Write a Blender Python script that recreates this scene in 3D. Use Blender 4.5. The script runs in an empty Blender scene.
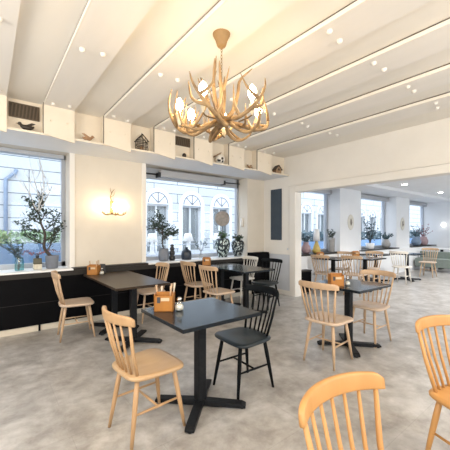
import bpy, bmesh, math, random
from mathutils import Vector, Matrix
random.seed(7)
PI = math.pi
C = bpy.context.scene.collection
SC = bpy.context.scene

# ------------------------------------------------------------------ materials
def mat(name, col, rough=.5, metal=0, noise=None, scale=8, bump=0, emit=None, estr=0, stretch=None, spec=.5, detail=4):
    m = bpy.data.materials.new(name); m.use_nodes = True
    nt = m.node_tree; b = nt.nodes['Principled BSDF']
    b.inputs['Base Color'].default_value = (*col, 1)
    b.inputs['Roughness'].default_value = rough
    b.inputs['Metallic'].default_value = metal
    b.inputs['Specular IOR Level'].default_value = spec
    if noise or bump:
        tc = nt.nodes.new('ShaderNodeTexCoord'); mp = nt.nodes.new('ShaderNodeMapping')
        if stretch: mp.inputs['Scale'].default_value = stretch
        n = nt.nodes.new('ShaderNodeTexNoise'); n.inputs['Scale'].default_value = scale; n.inputs['Detail'].default_value = detail
        nt.links.new(tc.outputs['Object'], mp.inputs['Vector']); nt.links.new(mp.outputs['Vector'], n.inputs['Vector'])
        if noise:
            r = nt.nodes.new('ShaderNodeValToRGB')
            r.color_ramp.elements[0].position = .3; r.color_ramp.elements[1].position = .7
            r.color_ramp.elements[0].color = (*noise, 1); r.color_ramp.elements[1].color = (*col, 1)
            nt.links.new(n.outputs['Fac'], r.inputs['Fac']); nt.links.new(r.outputs['Color'], b.inputs['Base Color'])
        if bump:
            bp = nt.nodes.new('ShaderNodeBump'); bp.inputs['Strength'].default_value = bump; bp.inputs['Distance'].default_value = .01
            nt.links.new(n.outputs['Fac'], bp.inputs['Height']); nt.links.new(bp.outputs['Normal'], b.inputs['Normal'])
    if emit:
        b.inputs['Emission Color'].default_value = (*emit, 1); b.inputs['Emission Strength'].default_value = estr
    return m

M = {}
M['plaster'] = mat('cream_plaster', (.70, .64, .55), .8, noise=(.66, .60, .51), scale=3, bump=.05)
M['white'] = mat('white_paint', (.80, .77, .72), .6, noise=(.76, .73, .68), scale=2.5)
M['ceil'] = mat('ceiling_white', (.87, .83, .76), .7, noise=(.82, .78, .71), scale=1.7, stretch=(1, .35, 1))
M['beam'] = mat('beam_white', (.86, .82, .77), .65, noise=(.80, .77, .72), scale=2.2, stretch=(2, .3, 1), bump=.02)
M['beam_edge'] = mat('beam_edge_cream', (.84, .79, .71), .6)
M['crack'] = mat('shadow_gap', (.10, .08, .06), .9)
M['board'] = mat('box_board', (.80, .72, .60), .65, noise=(.76, .68, .56), scale=4)
M['cool_white'] = mat('cool_white', (.80, .81, .83), .7, noise=(.77, .78, .80), scale=3)
M['dado'] = mat('grey_blue_dado', (.60, .63, .68), .6, noise=(.57, .60, .65), scale=4)
M['blackpanel'] = mat('black_panel', (.005, .005, .006), .6, spec=.06, noise=(.004, .004, .005), scale=12)
M['cap'] = mat('charcoal_cap', (.040, .036, .033), .5, noise=(.03, .028, .026), scale=20, stretch=(1, 8, 8), spec=.15)
M['cream'] = mat('cream_kick', (.66, .60, .50), .6)
M['frame'] = mat('window_frame_grey', (.42, .45, .50), .45, noise=(.40, .43, .48), scale=5)
M['sill'] = mat('white_sill', (.82, .83, .84), .4, noise=(.78, .79, .80), scale=6)
M['chalk'] = mat('slate_board', (.045, .065, .09), .7, noise=(.035, .052, .075), scale=5)
def wood(name, c, d, rough=.42):
    return mat(name, c, rough, noise=d, scale=9, stretch=(1, 1, .18), bump=.02, detail=6)
M['beech'] = wood('warm_beech', (.50, .315, .165), (.42, .25, .12))
M['beechseat'] = mat('warm_beech_seat', (.51, .345, .195), .35, noise=(.44, .28, .145), scale=7, stretch=(.25, 2, 1), detail=6)
M['honey'] = wood('honey_beech', (.54, .285, .10), (.45, .225, .07))
M['pale'] = wood('pale_beech', (.55, .385, .25), (.46, .315, .195))
M['paleseat'] = mat('pale_beech_seat', (.60, .47, .36), .33, noise=(.53, .40, .30), scale=7, stretch=(.25, 2, 1), detail=6)
M['whitewood'] = wood('white_wood', (.74, .70, .64), (.68, .64, .58))
M['blackwood'] = mat('black_wood', (.005, .007, .009), .5, noise=(.004, .005, .006), scale=9, spec=.08)
M['blackseat'] = mat('black_wood_seat', (.018, .028, .036), .3, noise=(.012, .019, .025), scale=9, spec=.4)
M['blacktop'] = mat('black_tabletop', (.008, .013, .019), .17, noise=(.006, .010, .015), scale=25, spec=.26)  # blue tint in the base colour stands in for reflected window light
M['browntop'] = mat('dark_brown_tabletop', (.045, .032, .023), .30, noise=(.034, .023, .017), scale=14, stretch=(3, .3, 1), spec=.12)
M['blacksteel'] = mat('black_steel', (.008, .009, .011), .45, spec=.15, noise=(.014, .015, .017), scale=40)
M['orangewood'] = wood('orange_wood', (.44, .185, .034), (.34, .13, .022))
M['tagmetal'] = mat('tag_brass', (.62, .50, .34), .4)
M['glassy'] = None
M['antler'] = mat('antler_horn', (.40, .26, .12), .5, noise=(.17, .10, .045), scale=14, bump=.15)
M['ochre'] = mat('ochre_canopy', (.30, .18, .065), .5, noise=(.25, .145, .05), scale=18)
M['chain'] = mat('dark_brass', (.22, .15, .07), .4, metal=.8)
M['candle'] = mat('candle_sleeve', (.85, .75, .55), .5)
M['bulb'] = mat('warm_bulb', (1, .9, .7), .3, emit=(1, .74, .42), estr=62)
M['sbulb'] = mat('sconce_bulb', (1, .9, .7), .3, emit=(1, .78, .48), estr=75)
M['globe'] = mat('globe_lamp', (1, 1, 1), .3, emit=(1, .97, .92), estr=3)
M['spot'] = mat('spot_lens', (1, 1, 1), .3, emit=(1, .95, .88), estr=24)
M['slate'] = mat('slate_pot', (.20, .22, .26), .6, noise=(.15, .165, .20), scale=9)
M['leaf'] = mat('dark_leaf', (.045, .075, .05), .5, noise=(.025, .045, .03), scale=30)
M['leafgreen'] = mat('green_leaf', (.09, .17, .09), .5, noise=(.05, .10, .05), scale=30)
M['leafblue'] = mat('eucalyptus_leaf', (.10, .17, .19), .5, noise=(.06, .10, .12), scale=30)
M['bark'] = mat('dark_bark', (.07, .055, .045), .8, noise=(.04, .03, .025), scale=25, bump=.2)
M['paletwig'] = mat('pale_twig', (.55, .56, .56), .7)
M['berry'] = mat('pink_berry', (.36, .13, .15), .5, noise=(.28, .09, .10), scale=30)
M['olive'] = mat('olive_glaze', (.10, .095, .06), .35, noise=(.07, .066, .04), scale=20)
M['creampot'] = mat('cream_glaze', (.62, .58, .48), .5, noise=(.5, .46, .36), scale=24)
M['navy'] = mat('navy_ceramic', (.022, .032, .05), .35, noise=(.015, .022, .036), scale=15)
M['blackcer'] = mat('black_ceramic', (.012, .014, .018), .35, noise=(.02, .022, .026), scale=15)
M['pink'] = mat('mauve_ceramic', (.40, .28, .29), .45, noise=(.34, .23, .25), scale=14)
M['bluecer'] = mat('blue_ceramic', (.20, .27, .36), .4, noise=(.15, .21, .31), scale=14)
M['yellowglass'] = mat('amber_base', (.62, .46, .14), .3, noise=(.5, .36, .09), scale=14)
M['greybeige'] = mat('speckled_disc', (.34, .30, .27), .7, noise=(.22, .20, .18), scale=22)
M['greycer'] = mat('grey_ceramic', (.36, .35, .34), .5, noise=(.28, .27, .26), scale=9)
M['plaque'] = mat('plaque_cream', (.72, .69, .62), .6, noise=(.68, .65, .57), scale=12)
M['plaquefig'] = mat('plaque_relief', (.26, .23, .20), .6)
M['vent'] = mat('dark_vent', (.05, .035, .022), .6)
M['ventslat'] = mat('vent_slat', (.10, .07, .042), .5)
M['iron'] = mat('dark_iron', (.045, .035, .028), .5, metal=.4)
M['rust'] = mat('rusty_bird', (.40, .24, .13), .6, noise=(.30, .17, .09), scale=30)
M['brownhouse'] = mat('brown_birdhouse', (.36, .24, .14), .7, noise=(.26, .16, .09), scale=20)
M['shade'] = mat('white_lampshade', (.85, .85, .85), .7)
M['steel'] = mat('shaker_steel', (.6, .6, .6), .25, metal=1)
M['salt'] = mat('salt', (.82, .78, .70), .8)
M['menu'] = mat('menu_card', (.62, .55, .45), .6)
M['darkcard'] = mat('dark_card', (.05, .05, .055), .5)
M['green'] = mat('grey_green_upholstery', (.22, .26, .24), .7, noise=(.19, .23, .21), scale=14)
M['facade'] = None
M['hedge'] = mat('hedge_leaf', (.30, .42, .22), .7, noise=(.18, .30, .14), scale=12)
M['planterblue'] = mat('planter_blue', (.16, .28, .46), .6, noise=(.12, .22, .38), scale=3)
M['street'] = mat('street_grey', (.42, .43, .45), .9, noise=(.36, .37, .39), scale=2)
M['outglass'] = mat('facade_glazing', (.10, .12, .13), .3, noise=(.26, .28, .28), scale=2.2, stretch=(4, 1, .4))
M['rollersteel'] = mat('roller_grey', (.40, .41, .43), .4)

def patterned(name, a, b, scale):
    m = mat(name, a, .35); nt = m.node_tree
    tc = nt.nodes.new('ShaderNodeTexCoord'); mp = nt.nodes.new('ShaderNodeMapping'); mp.inputs['Scale'].default_value = (1, 1, .55)
    v = nt.nodes.new('ShaderNodeTexVoronoi'); v.inputs['Scale'].default_value = scale
    v.feature = 'F1'
    r = nt.nodes.new('ShaderNodeValToRGB'); r.color_ramp.interpolation = 'CONSTANT'
    r.color_ramp.elements[0].color = (*a, 1); r.color_ramp.elements[1].color = (*b, 1); r.color_ramp.elements[1].position = .42
    nt.links.new(tc.outputs['Object'], mp.inputs['Vector']); nt.links.new(mp.outputs['Vector'], v.inputs['Vector'])
    nt.links.new(v.outputs['Distance'], r.inputs['Fac']); nt.links.new(r.outputs['Color'], nt.nodes['Principled BSDF'].inputs['Base Color'])
    return m
M['spotvase'] = patterned('spotted_vase', (.50, .60, .58), (.012, .022, .028), 26)
M['spotvase2'] = patterned('spotted_dark_vase', (.42, .48, .48), (.010, .016, .022), 34)
M['football'] = patterned('black_white_patches', (.015, .015, .015), (.78, .74, .68), 15)
for n_ in M['football'].node_tree.nodes:
    if n_.type == 'VALTORGB': n_.color_ramp.elements[1].position = .27

def glass(name, tint, gl=.06):
    m = bpy.data.materials.new(name); m.use_nodes = True; nt = m.node_tree
    nt.nodes.remove(nt.nodes['Principled BSDF']); out = nt.nodes['Material Output']
    t = nt.nodes.new('ShaderNodeBsdfTransparent'); t.inputs['Color'].default_value = (*tint, 1)
    g = nt.nodes.new('ShaderNodeBsdfGlossy'); g.inputs['Roughness'].default_value = .03
    mx = nt.nodes.new('ShaderNodeMixShader'); mx.inputs[0].default_value = gl
    nt.links.new(t.outputs[0], mx.inputs[1]); nt.links.new(g.outputs[0], mx.inputs[2]); nt.links.new(mx.outputs[0], out.inputs[0])
    return m
M['pane'] = glass('window_glass', (.97, .98, 1), .04)
M['teal'] = glass('teal_glass', (.42, .72, .74), .14)
M['clear'] = glass('clear_glass', (.88, .9, .9), .14)

def floor_mat():
    m = mat('concrete_floor', (.5, .5, .5), .31, spec=.42); nt = m.node_tree; b = nt.nodes['Principled BSDF']
    tc = nt.nodes.new('ShaderNodeTexCoord')
    n1 = nt.nodes.new('ShaderNodeTexNoise'); n1.inputs['Scale'].default_value = 3.2; n1.inputs['Detail'].default_value = 8; n1.inputs['Roughness'].default_value = .7
    n1.inputs['Distortion'].default_value = .25
    n2 = nt.nodes.new('ShaderNodeTexNoise'); n2.inputs['Scale'].default_value = 9; n2.inputs['Detail'].default_value = 6
    r1 = nt.nodes.new('ShaderNodeValToRGB'); e = r1.color_ramp.elements
    e[0].position = .36; e[0].color = (.27, .252, .235, 1); e[1].position = .64; e[1].color = (.475, .462, .452, 1)
    x = e.new(.5); x.color = (.375, .358, .342, 1)
    mx = nt.nodes.new('ShaderNodeMix'); mx.data_type = 'RGBA'; mx.blend_type = 'OVERLAY'; mx.inputs[0].default_value = .35
    for n in (n1, n2): nt.links.new(tc.outputs['Object'], n.inputs['Vector'])
    nt.links.new(n1.outputs['Fac'], r1.inputs['Fac'])
    nt.links.new(r1.outputs['Color'], mx.inputs[6]); nt.links.new(n2.outputs['Fac'], mx.inputs[7])
    # large vinyl tiles with thin joints
    br = nt.nodes.new('ShaderNodeTexBrick'); br.inputs['Scale'].default_value = 1; br.inputs['Mortar Size'].default_value = .0025
    br.inputs['Brick Width'].default_value = .9; br.inputs['Row Height'].default_value = .45
    br.inputs['Color1'].default_value = (1, 1, 1, 1); br.inputs['Color2'].default_value = (.93, .93, .93, 1); br.inputs['Mortar'].default_value = (.8, .8, .8, 1)
    nt.links.new(tc.outputs['Object'], br.inputs['Vector'])
    m2 = nt.nodes.new('ShaderNodeMix'); m2.data_type = 'RGBA'; m2.blend_type = 'MULTIPLY'; m2.inputs[0].default_value = .8
    nt.links.new(mx.outputs[2], m2.inputs[6]); nt.links.new(br.outputs['Color'], m2.inputs[7])
    nt.links.new(m2.outputs[2], b.inputs['Base Color'])
    return m
M['floor'] = floor_mat()
def facade_mat():
    m = mat('rusticated_stone', (.8, .8, .78), .85); nt = m.node_tree; b = nt.nodes['Principled BSDF']
    tc = nt.nodes.new('ShaderNodeTexCoord'); mp = nt.nodes.new('ShaderNodeMapping'); mp.inputs['Rotation'].default_value = (PI/2, 0, 0)
    br = nt.nodes.new('ShaderNodeTexBrick'); br.inputs['Scale'].default_value = 1; br.inputs['Mortar Size'].default_value = .018
    br.inputs['Brick Width'].default_value = 2.6; br.inputs['Row Height'].default_value = .47
    br.inputs['Color1'].default_value = (.54, .56, .57, 1); br.inputs['Color2'].default_value = (.48, .50, .51, 1); br.inputs['Mortar'].default_value = (.12, .14, .16, 1)
    nt.links.new(tc.outputs['Object'], mp.inputs['Vector']); nt.links.new(mp.outputs['Vector'], br.inputs['Vector'])
    nt.links.new(br.outputs['Color'], b.inputs['Base Color'])
    return m
M['facade'] = facade_mat()
M['archwhite'] = mat('arch_white', (.68, .69, .70), .8)

# ------------------------------------------------------------------ mesh helpers
class MB:
    def __init__(s): s.v = []; s.f = []; s.s = []
    def add(s, vs, fs, smooth=False):
        k = len(s.v); s.v += [tuple(v) for v in vs]; s.f += [[i+k for i in f] for f in fs]; s.s += [smooth]*len(fs); return s
    def box(s, x0, x1, y0, y1, z0, z1, rz=0, c=None):
        vs = [Vector((x, y, z)) for x in (x0, x1) for y in (y0, y1) for z in (z0, z1)]
        if rz:
            c = Vector(c or ((x0+x1)/2, (y0+y1)/2, 0)); r = Matrix.Rotation(rz, 3, 'Z')
            vs = [r @ (v-c) + c for v in vs]
        return s.add(vs, [(0,1,3,2),(4,6,7,5),(0,4,5,1),(2,3,7,6),(0,2,6,4),(1,5,7,3)])
    def tube(s, pts, rad, seg=10, caps=True):
        pts = [Vector(p) for p in pts]; n = len(pts)
        if not hasattr(rad, '__len__'): rad = [rad]*n
        t = (pts[1]-pts[0]).normalized()
        u = t.orthogonal().normalized(); vs = []
        for i, p in enumerate(pts):
            tt = (pts[min(i+1, n-1)]-pts[max(i-1, 0)]).normalized()
            u = (u - tt*u.dot(tt)).normalized(); w = tt.cross(u)
            vs += [p+(u*math.cos(2*PI*k/seg)+w*math.sin(2*PI*k/seg))*rad[i] for k in range(seg)]
        fs = [(i*seg+k, i*seg+(k+1) % seg, (i+1)*seg+(k+1) % seg, (i+1)*seg+k) for i in range(n-1) for k in range(seg)]
        if caps: fs += [tuple(reversed(range(seg))), tuple(range((n-1)*seg, n*seg))]
        s.add(vs, fs, True); return s
    def lathe(s, prof, c=(0, 0, 0), seg=24, sy=1):
        c = Vector(c); vs = []
        for r, z in prof: vs += [c+Vector((r*math.cos(2*PI*k/seg), r*sy*math.sin(2*PI*k/seg), z)) for k in range(seg)]
        n = len(prof)
        fs = [(i*seg+k, i*seg+(k+1) % seg, (i+1)*seg+(k+1) % seg, (i+1)*seg+k) for i in range(n-1) for k in range(seg)]
        fs += [tuple(reversed(range(seg))), tuple(range((n-1)*seg, n*seg))]
        return s.add(vs, fs, True)
    def ball(s, c, r, seg=14, sc=(1, 1, 1)):
        c = Vector(c); prof = [(math.sin(PI*i/8), -math.cos(PI*i/8)) for i in range(9)]
        vs = []
        for a, z in prof: vs += [c+Vector((max(a, .01)*r*sc[0]*math.cos(2*PI*k/seg), max(a, .01)*r*sc[1]*math.sin(2*PI*k/seg), z*r*sc[2])) for k in range(seg)]
        fs = [(i*seg+k, i*seg+(k+1) % seg, (i+1)*seg+(k+1) % seg, (i+1)*seg+k) for i in range(8) for k in range(seg)]
        fs += [tuple(reversed(range(seg))), tuple(range(8*seg, 9*seg))]
        return s.add(vs, fs, True)
    def prism(s, poly, axis, a, b):
        """poly: 2D points; axis 'y' -> (x,z) outline extruded in y; 'x' -> (y,z); 'z' -> (x,y)"""
        n = len(poly); f = {'y': lambda p, t: (p[0], t, p[1]), 'x': lambda p, t: (t, p[0], p[1]), 'z': lambda p, t: (p[0], p[1], t)}[axis]
        vs = [f(p, a) for p in poly]+[f(p, b) for p in poly]
        fs = [tuple(range(n)), tuple(reversed(range(n, 2*n)))]+[(i, (i+1) % n, n+(i+1) % n, n+i) for i in range(n)]
        return s.add(vs, fs)
    def leaf(s, p, d, l, w, up=None):
        d = Vector(d).normalized(); a = d.orthogonal().normalized(); a.rotate(Matrix.Rotation(random.uniform(0, 6.28), 3, d))
        b = d.cross(a); p = Vector(p); m = p+d*l*.5
        return s.add([p, m+a*w+b*w*.3, p+d*l, m-a*w+b*w*.3, m], [(0, 1, 4), (1, 2, 4), (2, 3, 4), (3, 0, 4)], True)
    def build(s, name, m, parent=None, loc=None, bevel=0, rz=0):
        me = bpy.data.meshes.new(name); me.from_pydata(s.v, [], s.f); me.update()
        bm = bmesh.new(); bm.from_mesh(me); bmesh.ops.recalc_face_normals(bm, faces=bm.faces[:]); bm.to_mesh(me); bm.free()
        for p, sm in zip(me.polygons, s.s): p.use_smooth = sm
        if isinstance(m, str): m = M[m]
        me.materials.append(m)
        o = bpy.data.objects.new(name, me); C.objects.link(o)
        if parent is not None: o.parent = parent
        if loc: o.location = loc
        o.rotation_euler.z = rz
        if bevel:
            b = o.modifiers.new('bevel', 'BEVEL'); b.width = bevel; b.segments = 2; b.limit_method = 'ANGLE'; b.angle_limit = .7
        return o

def tag(o, label, cat, group=None):
    o['label'] = label; o['category'] = cat
    if group: o['group'] = group
    return o
def thing(name, label, cat, loc=(0, 0, 0), rz=0, group=None):
    o = bpy.data.objects.new(name, None); C.objects.link(o); o.location = loc; o.rotation_euler.z = rz
    o.empty_display_size = .1
    return tag(o, label, cat, group)
def struct(o): o['kind'] = 'structure'; return o
def dup(root, loc, rz, label, group=None):
    r = root.copy(); C.objects.link(r); r.location = loc; r.rotation_euler.z = rz; r['label'] = label
    if group: r['group'] = group
    for ch in list(root.children):
        c = ch.copy(); C.objects.link(c); c.parent = r
        for g in list(ch.children):
            d = g.copy(); C.objects.link(d); d.parent = c
    return r

# ------------------------------------------------------------------ layout numbers
XW, YW = 5.1, 5.05          # right wall plane, window wall plane
YG = 5.38                   # glass plane
ZC, ZB, ZS = 2.968, 2.922, 2.575   # ceiling, beam underside, shelf top
YR = 4.44; YS = 4.30                   # soffit front
XL, YB = -2.6, -2.8         # left / back limits
Y2, X2 = 4.5, 14.2          # second room window wall and end wall
ZC2 = 2.62
BX = [(-.18, .18), (.548, .891), (1.26, 1.631), (1.996, 2.348), (2.708, 3.074), (3.445, 3.808), (4.151, 4.543)]

# ------------------------------------------------------------------ floor, ceiling, walls
struct(MB().box(XL-.2, X2+.2, YB-.2, YW+.4, -.08, 0).build('floor', 'floor'))
struct(MB().box(XL-.2, XW+.17, YB-.2, YW+.5, ZC, ZC+.12).build('ceiling', 'ceil'))
struct(MB().box(XW+.17, X2+.2, YB-.2, Y2-.62, ZC2, ZC2+.12).build('ceiling', 'cool_white'))
struct(MB().box(XW+.17, X2+.2, Y2-.62, Y2+.6, ZC2-.09, ZC2+.12).build('ceiling', 'cool_white'))
# window wall of the first room, with two openings
W1 = (-2.2, .98); W2 = (2.19, 4.58); WT = 2.5
m = MB()
for a, b in ((XL-.2, W1[0]), (W1[1], W2[0]), (W2[1], XW+.17)): m.box(a, b, YW, YG+.12, .83, 2.56)
m.box(XL-.2, XW+.17, YW, YG+.12, 2.56, ZC)
m.box(XL-.2, XW+.17, YW, YG+.12, 0, .80)
struct(m.build('wall_north', 'plaster'))
# right wall with the wide opening
YO = 4.11; ZO = 2.19
m = MB().box(XW, XW+.17, YO, YG+.1, 0, ZC).box(XW, XW+.17, -1.2, YO, ZO, ZC).box(XW, XW+.17, YB, -1.2, 0, ZC)
struct(m.build('wall_east', 'white'))
struct(MB().box(XL-.2, XL, YB, YW, 0, .6).box(XL-.2, XL, YB, YW, 2.6, ZC).box(XL-.2, XL, 3.6, YW, .6, 2.6).box(XL-.2, XL, .6, 1.2, .6, 2.6).box(XL-.2, XL, YB, -2.2, .6, 2.6).build('wall_west', 'plaster'))  # out of view; window strips added to let more daylight in
m = MB().box(XL-.2, X2+.2, YB-.2, YB, 0, .5).box(XL-.2, X2+.2, YB-.2, YB, 2.45, ZC)  # unseen wall; its large openings are put in to admit fill daylight
for a, b in ((XL-.2, XL+.5), (.1, .7), (3.0, 3.6), (5.1, 5.6), (8, 8.6), (11, 11.6), (13.6, X2+.2)): m.box(a, b, YB-.2, YB, .5, 2.45)
struct(m.build('wall_south', 'plaster'))
# dado, rail, casing on the pier
struct(MB().box(XW-.012, XW, 4.26, YW, .10, .87).build('trim_1', 'dado'))
struct(MB().box(XW-.03, XW, 4.26, YW, .87, .90).build('trim_2', 'white'))
struct(MB().box(XW-.022, XW, 4.26, YW, 0, .10).build('baseboard_east', 'white'))
struct(MB().box(XW-.035, XW, YO, 4.26, 0, ZO+.13).box(XW-.035, XW, -1.2, YO, ZO, ZO+.13).build('trim_3', 'white', bevel=.008))
struct(MB().box(XW-.05, XW, -1.2, 4.29, ZO+.13, ZO+.15).build('trim_4', 'white', bevel=.006))
# casings of the windows
struct(MB().box(W1[1], W1[1]+.07, YW-.02, YW, .83, 2.56).build('trim_5', 'white', bevel=.004))
struct(MB().box(W2[0]-.08, W2[0], YW-.02, YW, .83, 2.56).build('trim_6', 'white', bevel=.004))

# soffit shelf with beam boxes
struct(MB().box(XL, XW, YS+.005, YW, ZS-.022, ZS).build('soffit_shelf', 'cool_white'))
o = struct(MB().box(XL, XW, YS, YS+.005, ZS-.022, ZS+.004).build('trim_7', 'board'))
struct(MB().box(XL, XW, YR, YW, ZS, ZC).build('soffit_wall', 'board'))
capmb = [(.25, 4.16), (.78, 4.16), (.25, 2.75), (.72, 2.75), (.25, 1.35), (.72, 1.35)]
for i, (a, b) in enumerate(BX):
    be = MB().box(a+.012, b, YB, YS+.02, ZB, ZC).build('ceiling_beam', 'beam'); struct(be)
    ed = MB().box(a, a+.012, YB, YS+.02, ZB, ZC-.012).build('beam_edge', 'beam_edge', be)
    ck = MB().box(a+.002, a+.012, YB, YS+.02, ZC-.012, ZC-.001).build('shadow_gap', 'crack', be)
    w = b-a
    for fx, y in capmb:
        cx = a+w*fx+random.uniform(-.01, .01); cy = y+random.uniform(-.03, .03)
        MB().lathe([(.024, 0), (.024, -.006), (.020, -.020), (.011, -.028), (.002, -.030)], (cx, cy, ZB), 14).build('bolt_cap', 'white', be)
    # the box closing the beam end: a board with a slanting lower edge, and its two cheeks
    bx = MB().prism([(a, ZB+.03), (b, ZB+.03), (b, ZS-.065), (a, ZS-.012)], 'y', YS-.018, YS+.006)
    bx.box(a, a+.02, YS+.006, YR, ZS, ZC).box(b-.02, b, YS+.006, YR, ZS, ZC)
    bo = struct(bx.build('beam_box', 'board'))
    MB().box(a-.006, a, YS-.01, YS+.004, ZS, ZB+.03).build('shadow_gap', 'crack', bo)
    for q in (.22, .76):
        MB().lathe([(.012, 0), (.012, .004), (.004, .007)], (0, 0, 0), 10).build('screw_cover', 'board', bo, (a+w*q, YS-.019, ZS+.17)).rotation_euler = (PI/2, 0, 0)

# dark panelling below the sills
m = MB().box(XL, 4.58, 4.90, YW, .085, .385).box(XL, 4.58, 4.897, YW, .39, .735)
pn = struct(m.build('wall_panelling', 'blackpanel'))
MB().box(XL, 4.58, 4.8985, YW, .384, .391).build('panel_joint', 'cap', pn)
MB().box(XL, 4.58, 4.886, YW, .735, .805).build('panel_cap', 'cap', pn)
struct(MB().box(XL, 4.58, 4.915, YW, 0, .085).build('baseboard_north', 'cream'))
struct(MB().box(XL, W1[1]+.02, 4.872, YG-.02, .805, .83).build('trim_8', 'sill', bevel=.005))
struct(MB().box(W1[1]+.02, W2[0]-.02, 4.895, YW, .805, .835).build('trim_9', 'cap'))
struct(MB().box(W2[0]-.02, 4.58, 4.872, YG-.02, .805, .83).build('trim_10', 'sill', bevel=.005))
struct(MB().box(4.58, XW-.013, 4.86, YW, 0, .90).build('trim_11', 'blackpanel'))
for x in (.575, -.6): MB().box(x-.012, x+.012, 4.893, 4.915, 0, .085).build('kick_joint', 'blackpanel', pn)

# windows of the first room
def window(n, x0, x1, y, z0, z1, mull=(), head=.08):
    m = MB().box(x0, x0+.055, y-.03, y+.04, z0, z1).box(x1-.055, x1, y-.03, y+.04, z0, z1)
    m.box(x0, x1, y-.03, y+.04, z0, z0+.07).box(x0, x1, y-.03, y+.04, z1-head, z1)
    for q in mull: m.box(q-.02, q+.02, y-.025, y+.035, z0, z1)
    w = struct(m.build('window_%d' % n, 'frame'))
    MB().box(x0+.05, x1-.05, y, y+.006, z0+.06, z1-head+.01).build('pane', 'pane', w)
    return w
w1 = window(1, W1[0], W1[1], YG, .83, 2.56, (-.85,), .06)
w2 = window(2, W2[0], W2[1], YG, .83, 2.56, (), .20)
MB().box(-.9, .95, YG-.10, YG-.03, 2.50, 2.555).build('roller_cassette', 'frame', w1)
MB().box(2.55, 4.05, YG-.17, YG-.06, 2.39, 2.53).build('roller_cassette', 'rollersteel', w2, bevel=.02)
for x in (2.53, 4.06): MB().box(x-.02, x+.02, YG-.18, YG-.05, 2.38, 2.47).build('roller_bracket', 'blackcer', w2)
MB().tube([(4.08, YG-.10, 2.44), (4.55, YG-.10, 2.45)], .012, 8).tube([(2.2, YG-.10, 2.44), (2.52, YG-.10, 2.44)], .012, 8).build('roller_rod', 'blackcer', w2)

# ------------------------------------------------------------------ second room shell
P = []  # window openings of room 2 : X ranges on plane Y2
def ratio(px): r = (px-225)/305; return (.6157+.788*r)/(.788-.6157*r)
e = [ratio(v)*Y2 for v in (292, 340, 361, 396.5, 409.5, 434)]
O2 = [(XW+.35, e[1]), (e[2], e[3]), (e[4], e[5])]
m = MB(); last = XW+.17; YG2 = Y2+.40
for a, b in O2:
    m.box(last, a, Y2, YG2+.1, 0, ZC2); last = b
m.box(last, X2+.2, Y2, YG2+.1, 0, ZC2)
for a, b in O2: m.box(a, b, Y2, YG2+.1, 0, .80)
struct(m.build('wall_north', 'cool_white'))
struct(MB().box(X2, X2+.2, YB, Y2, 0, ZC2).build('wall_east', 'cool_white'))
for i, (a, b) in enumerate(O2):
    w = window(3+i, a, b, YG2, .83, ZC2-.10, (), .05)
    MB().box(a+.03, b-.03, YG2-.16, YG2-.05, ZC2-.24, ZC2-.12).build('roller_cassette', 'rollersteel', w)
    struct(MB().box(a, b, Y2-.02, YG2-.03, .80, .83).build('trim_%d' % (12+i), 'cap'))
struct(MB().box(XW+.17, O2[0][1], Y2-.09, Y2-.001, .80, .83).box(e[2]-.1, e[3], Y2-.09, Y2-.001, .80, .83).box(e[4], X2, Y2-.09, Y2-.001, .80, .83).build('trim_15', 'cap'))
struct(MB().box(XW+.17, X2, Y2-.07, Y2-.001, .0, .80).build('wall_panelling', 'cool_white'))

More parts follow.
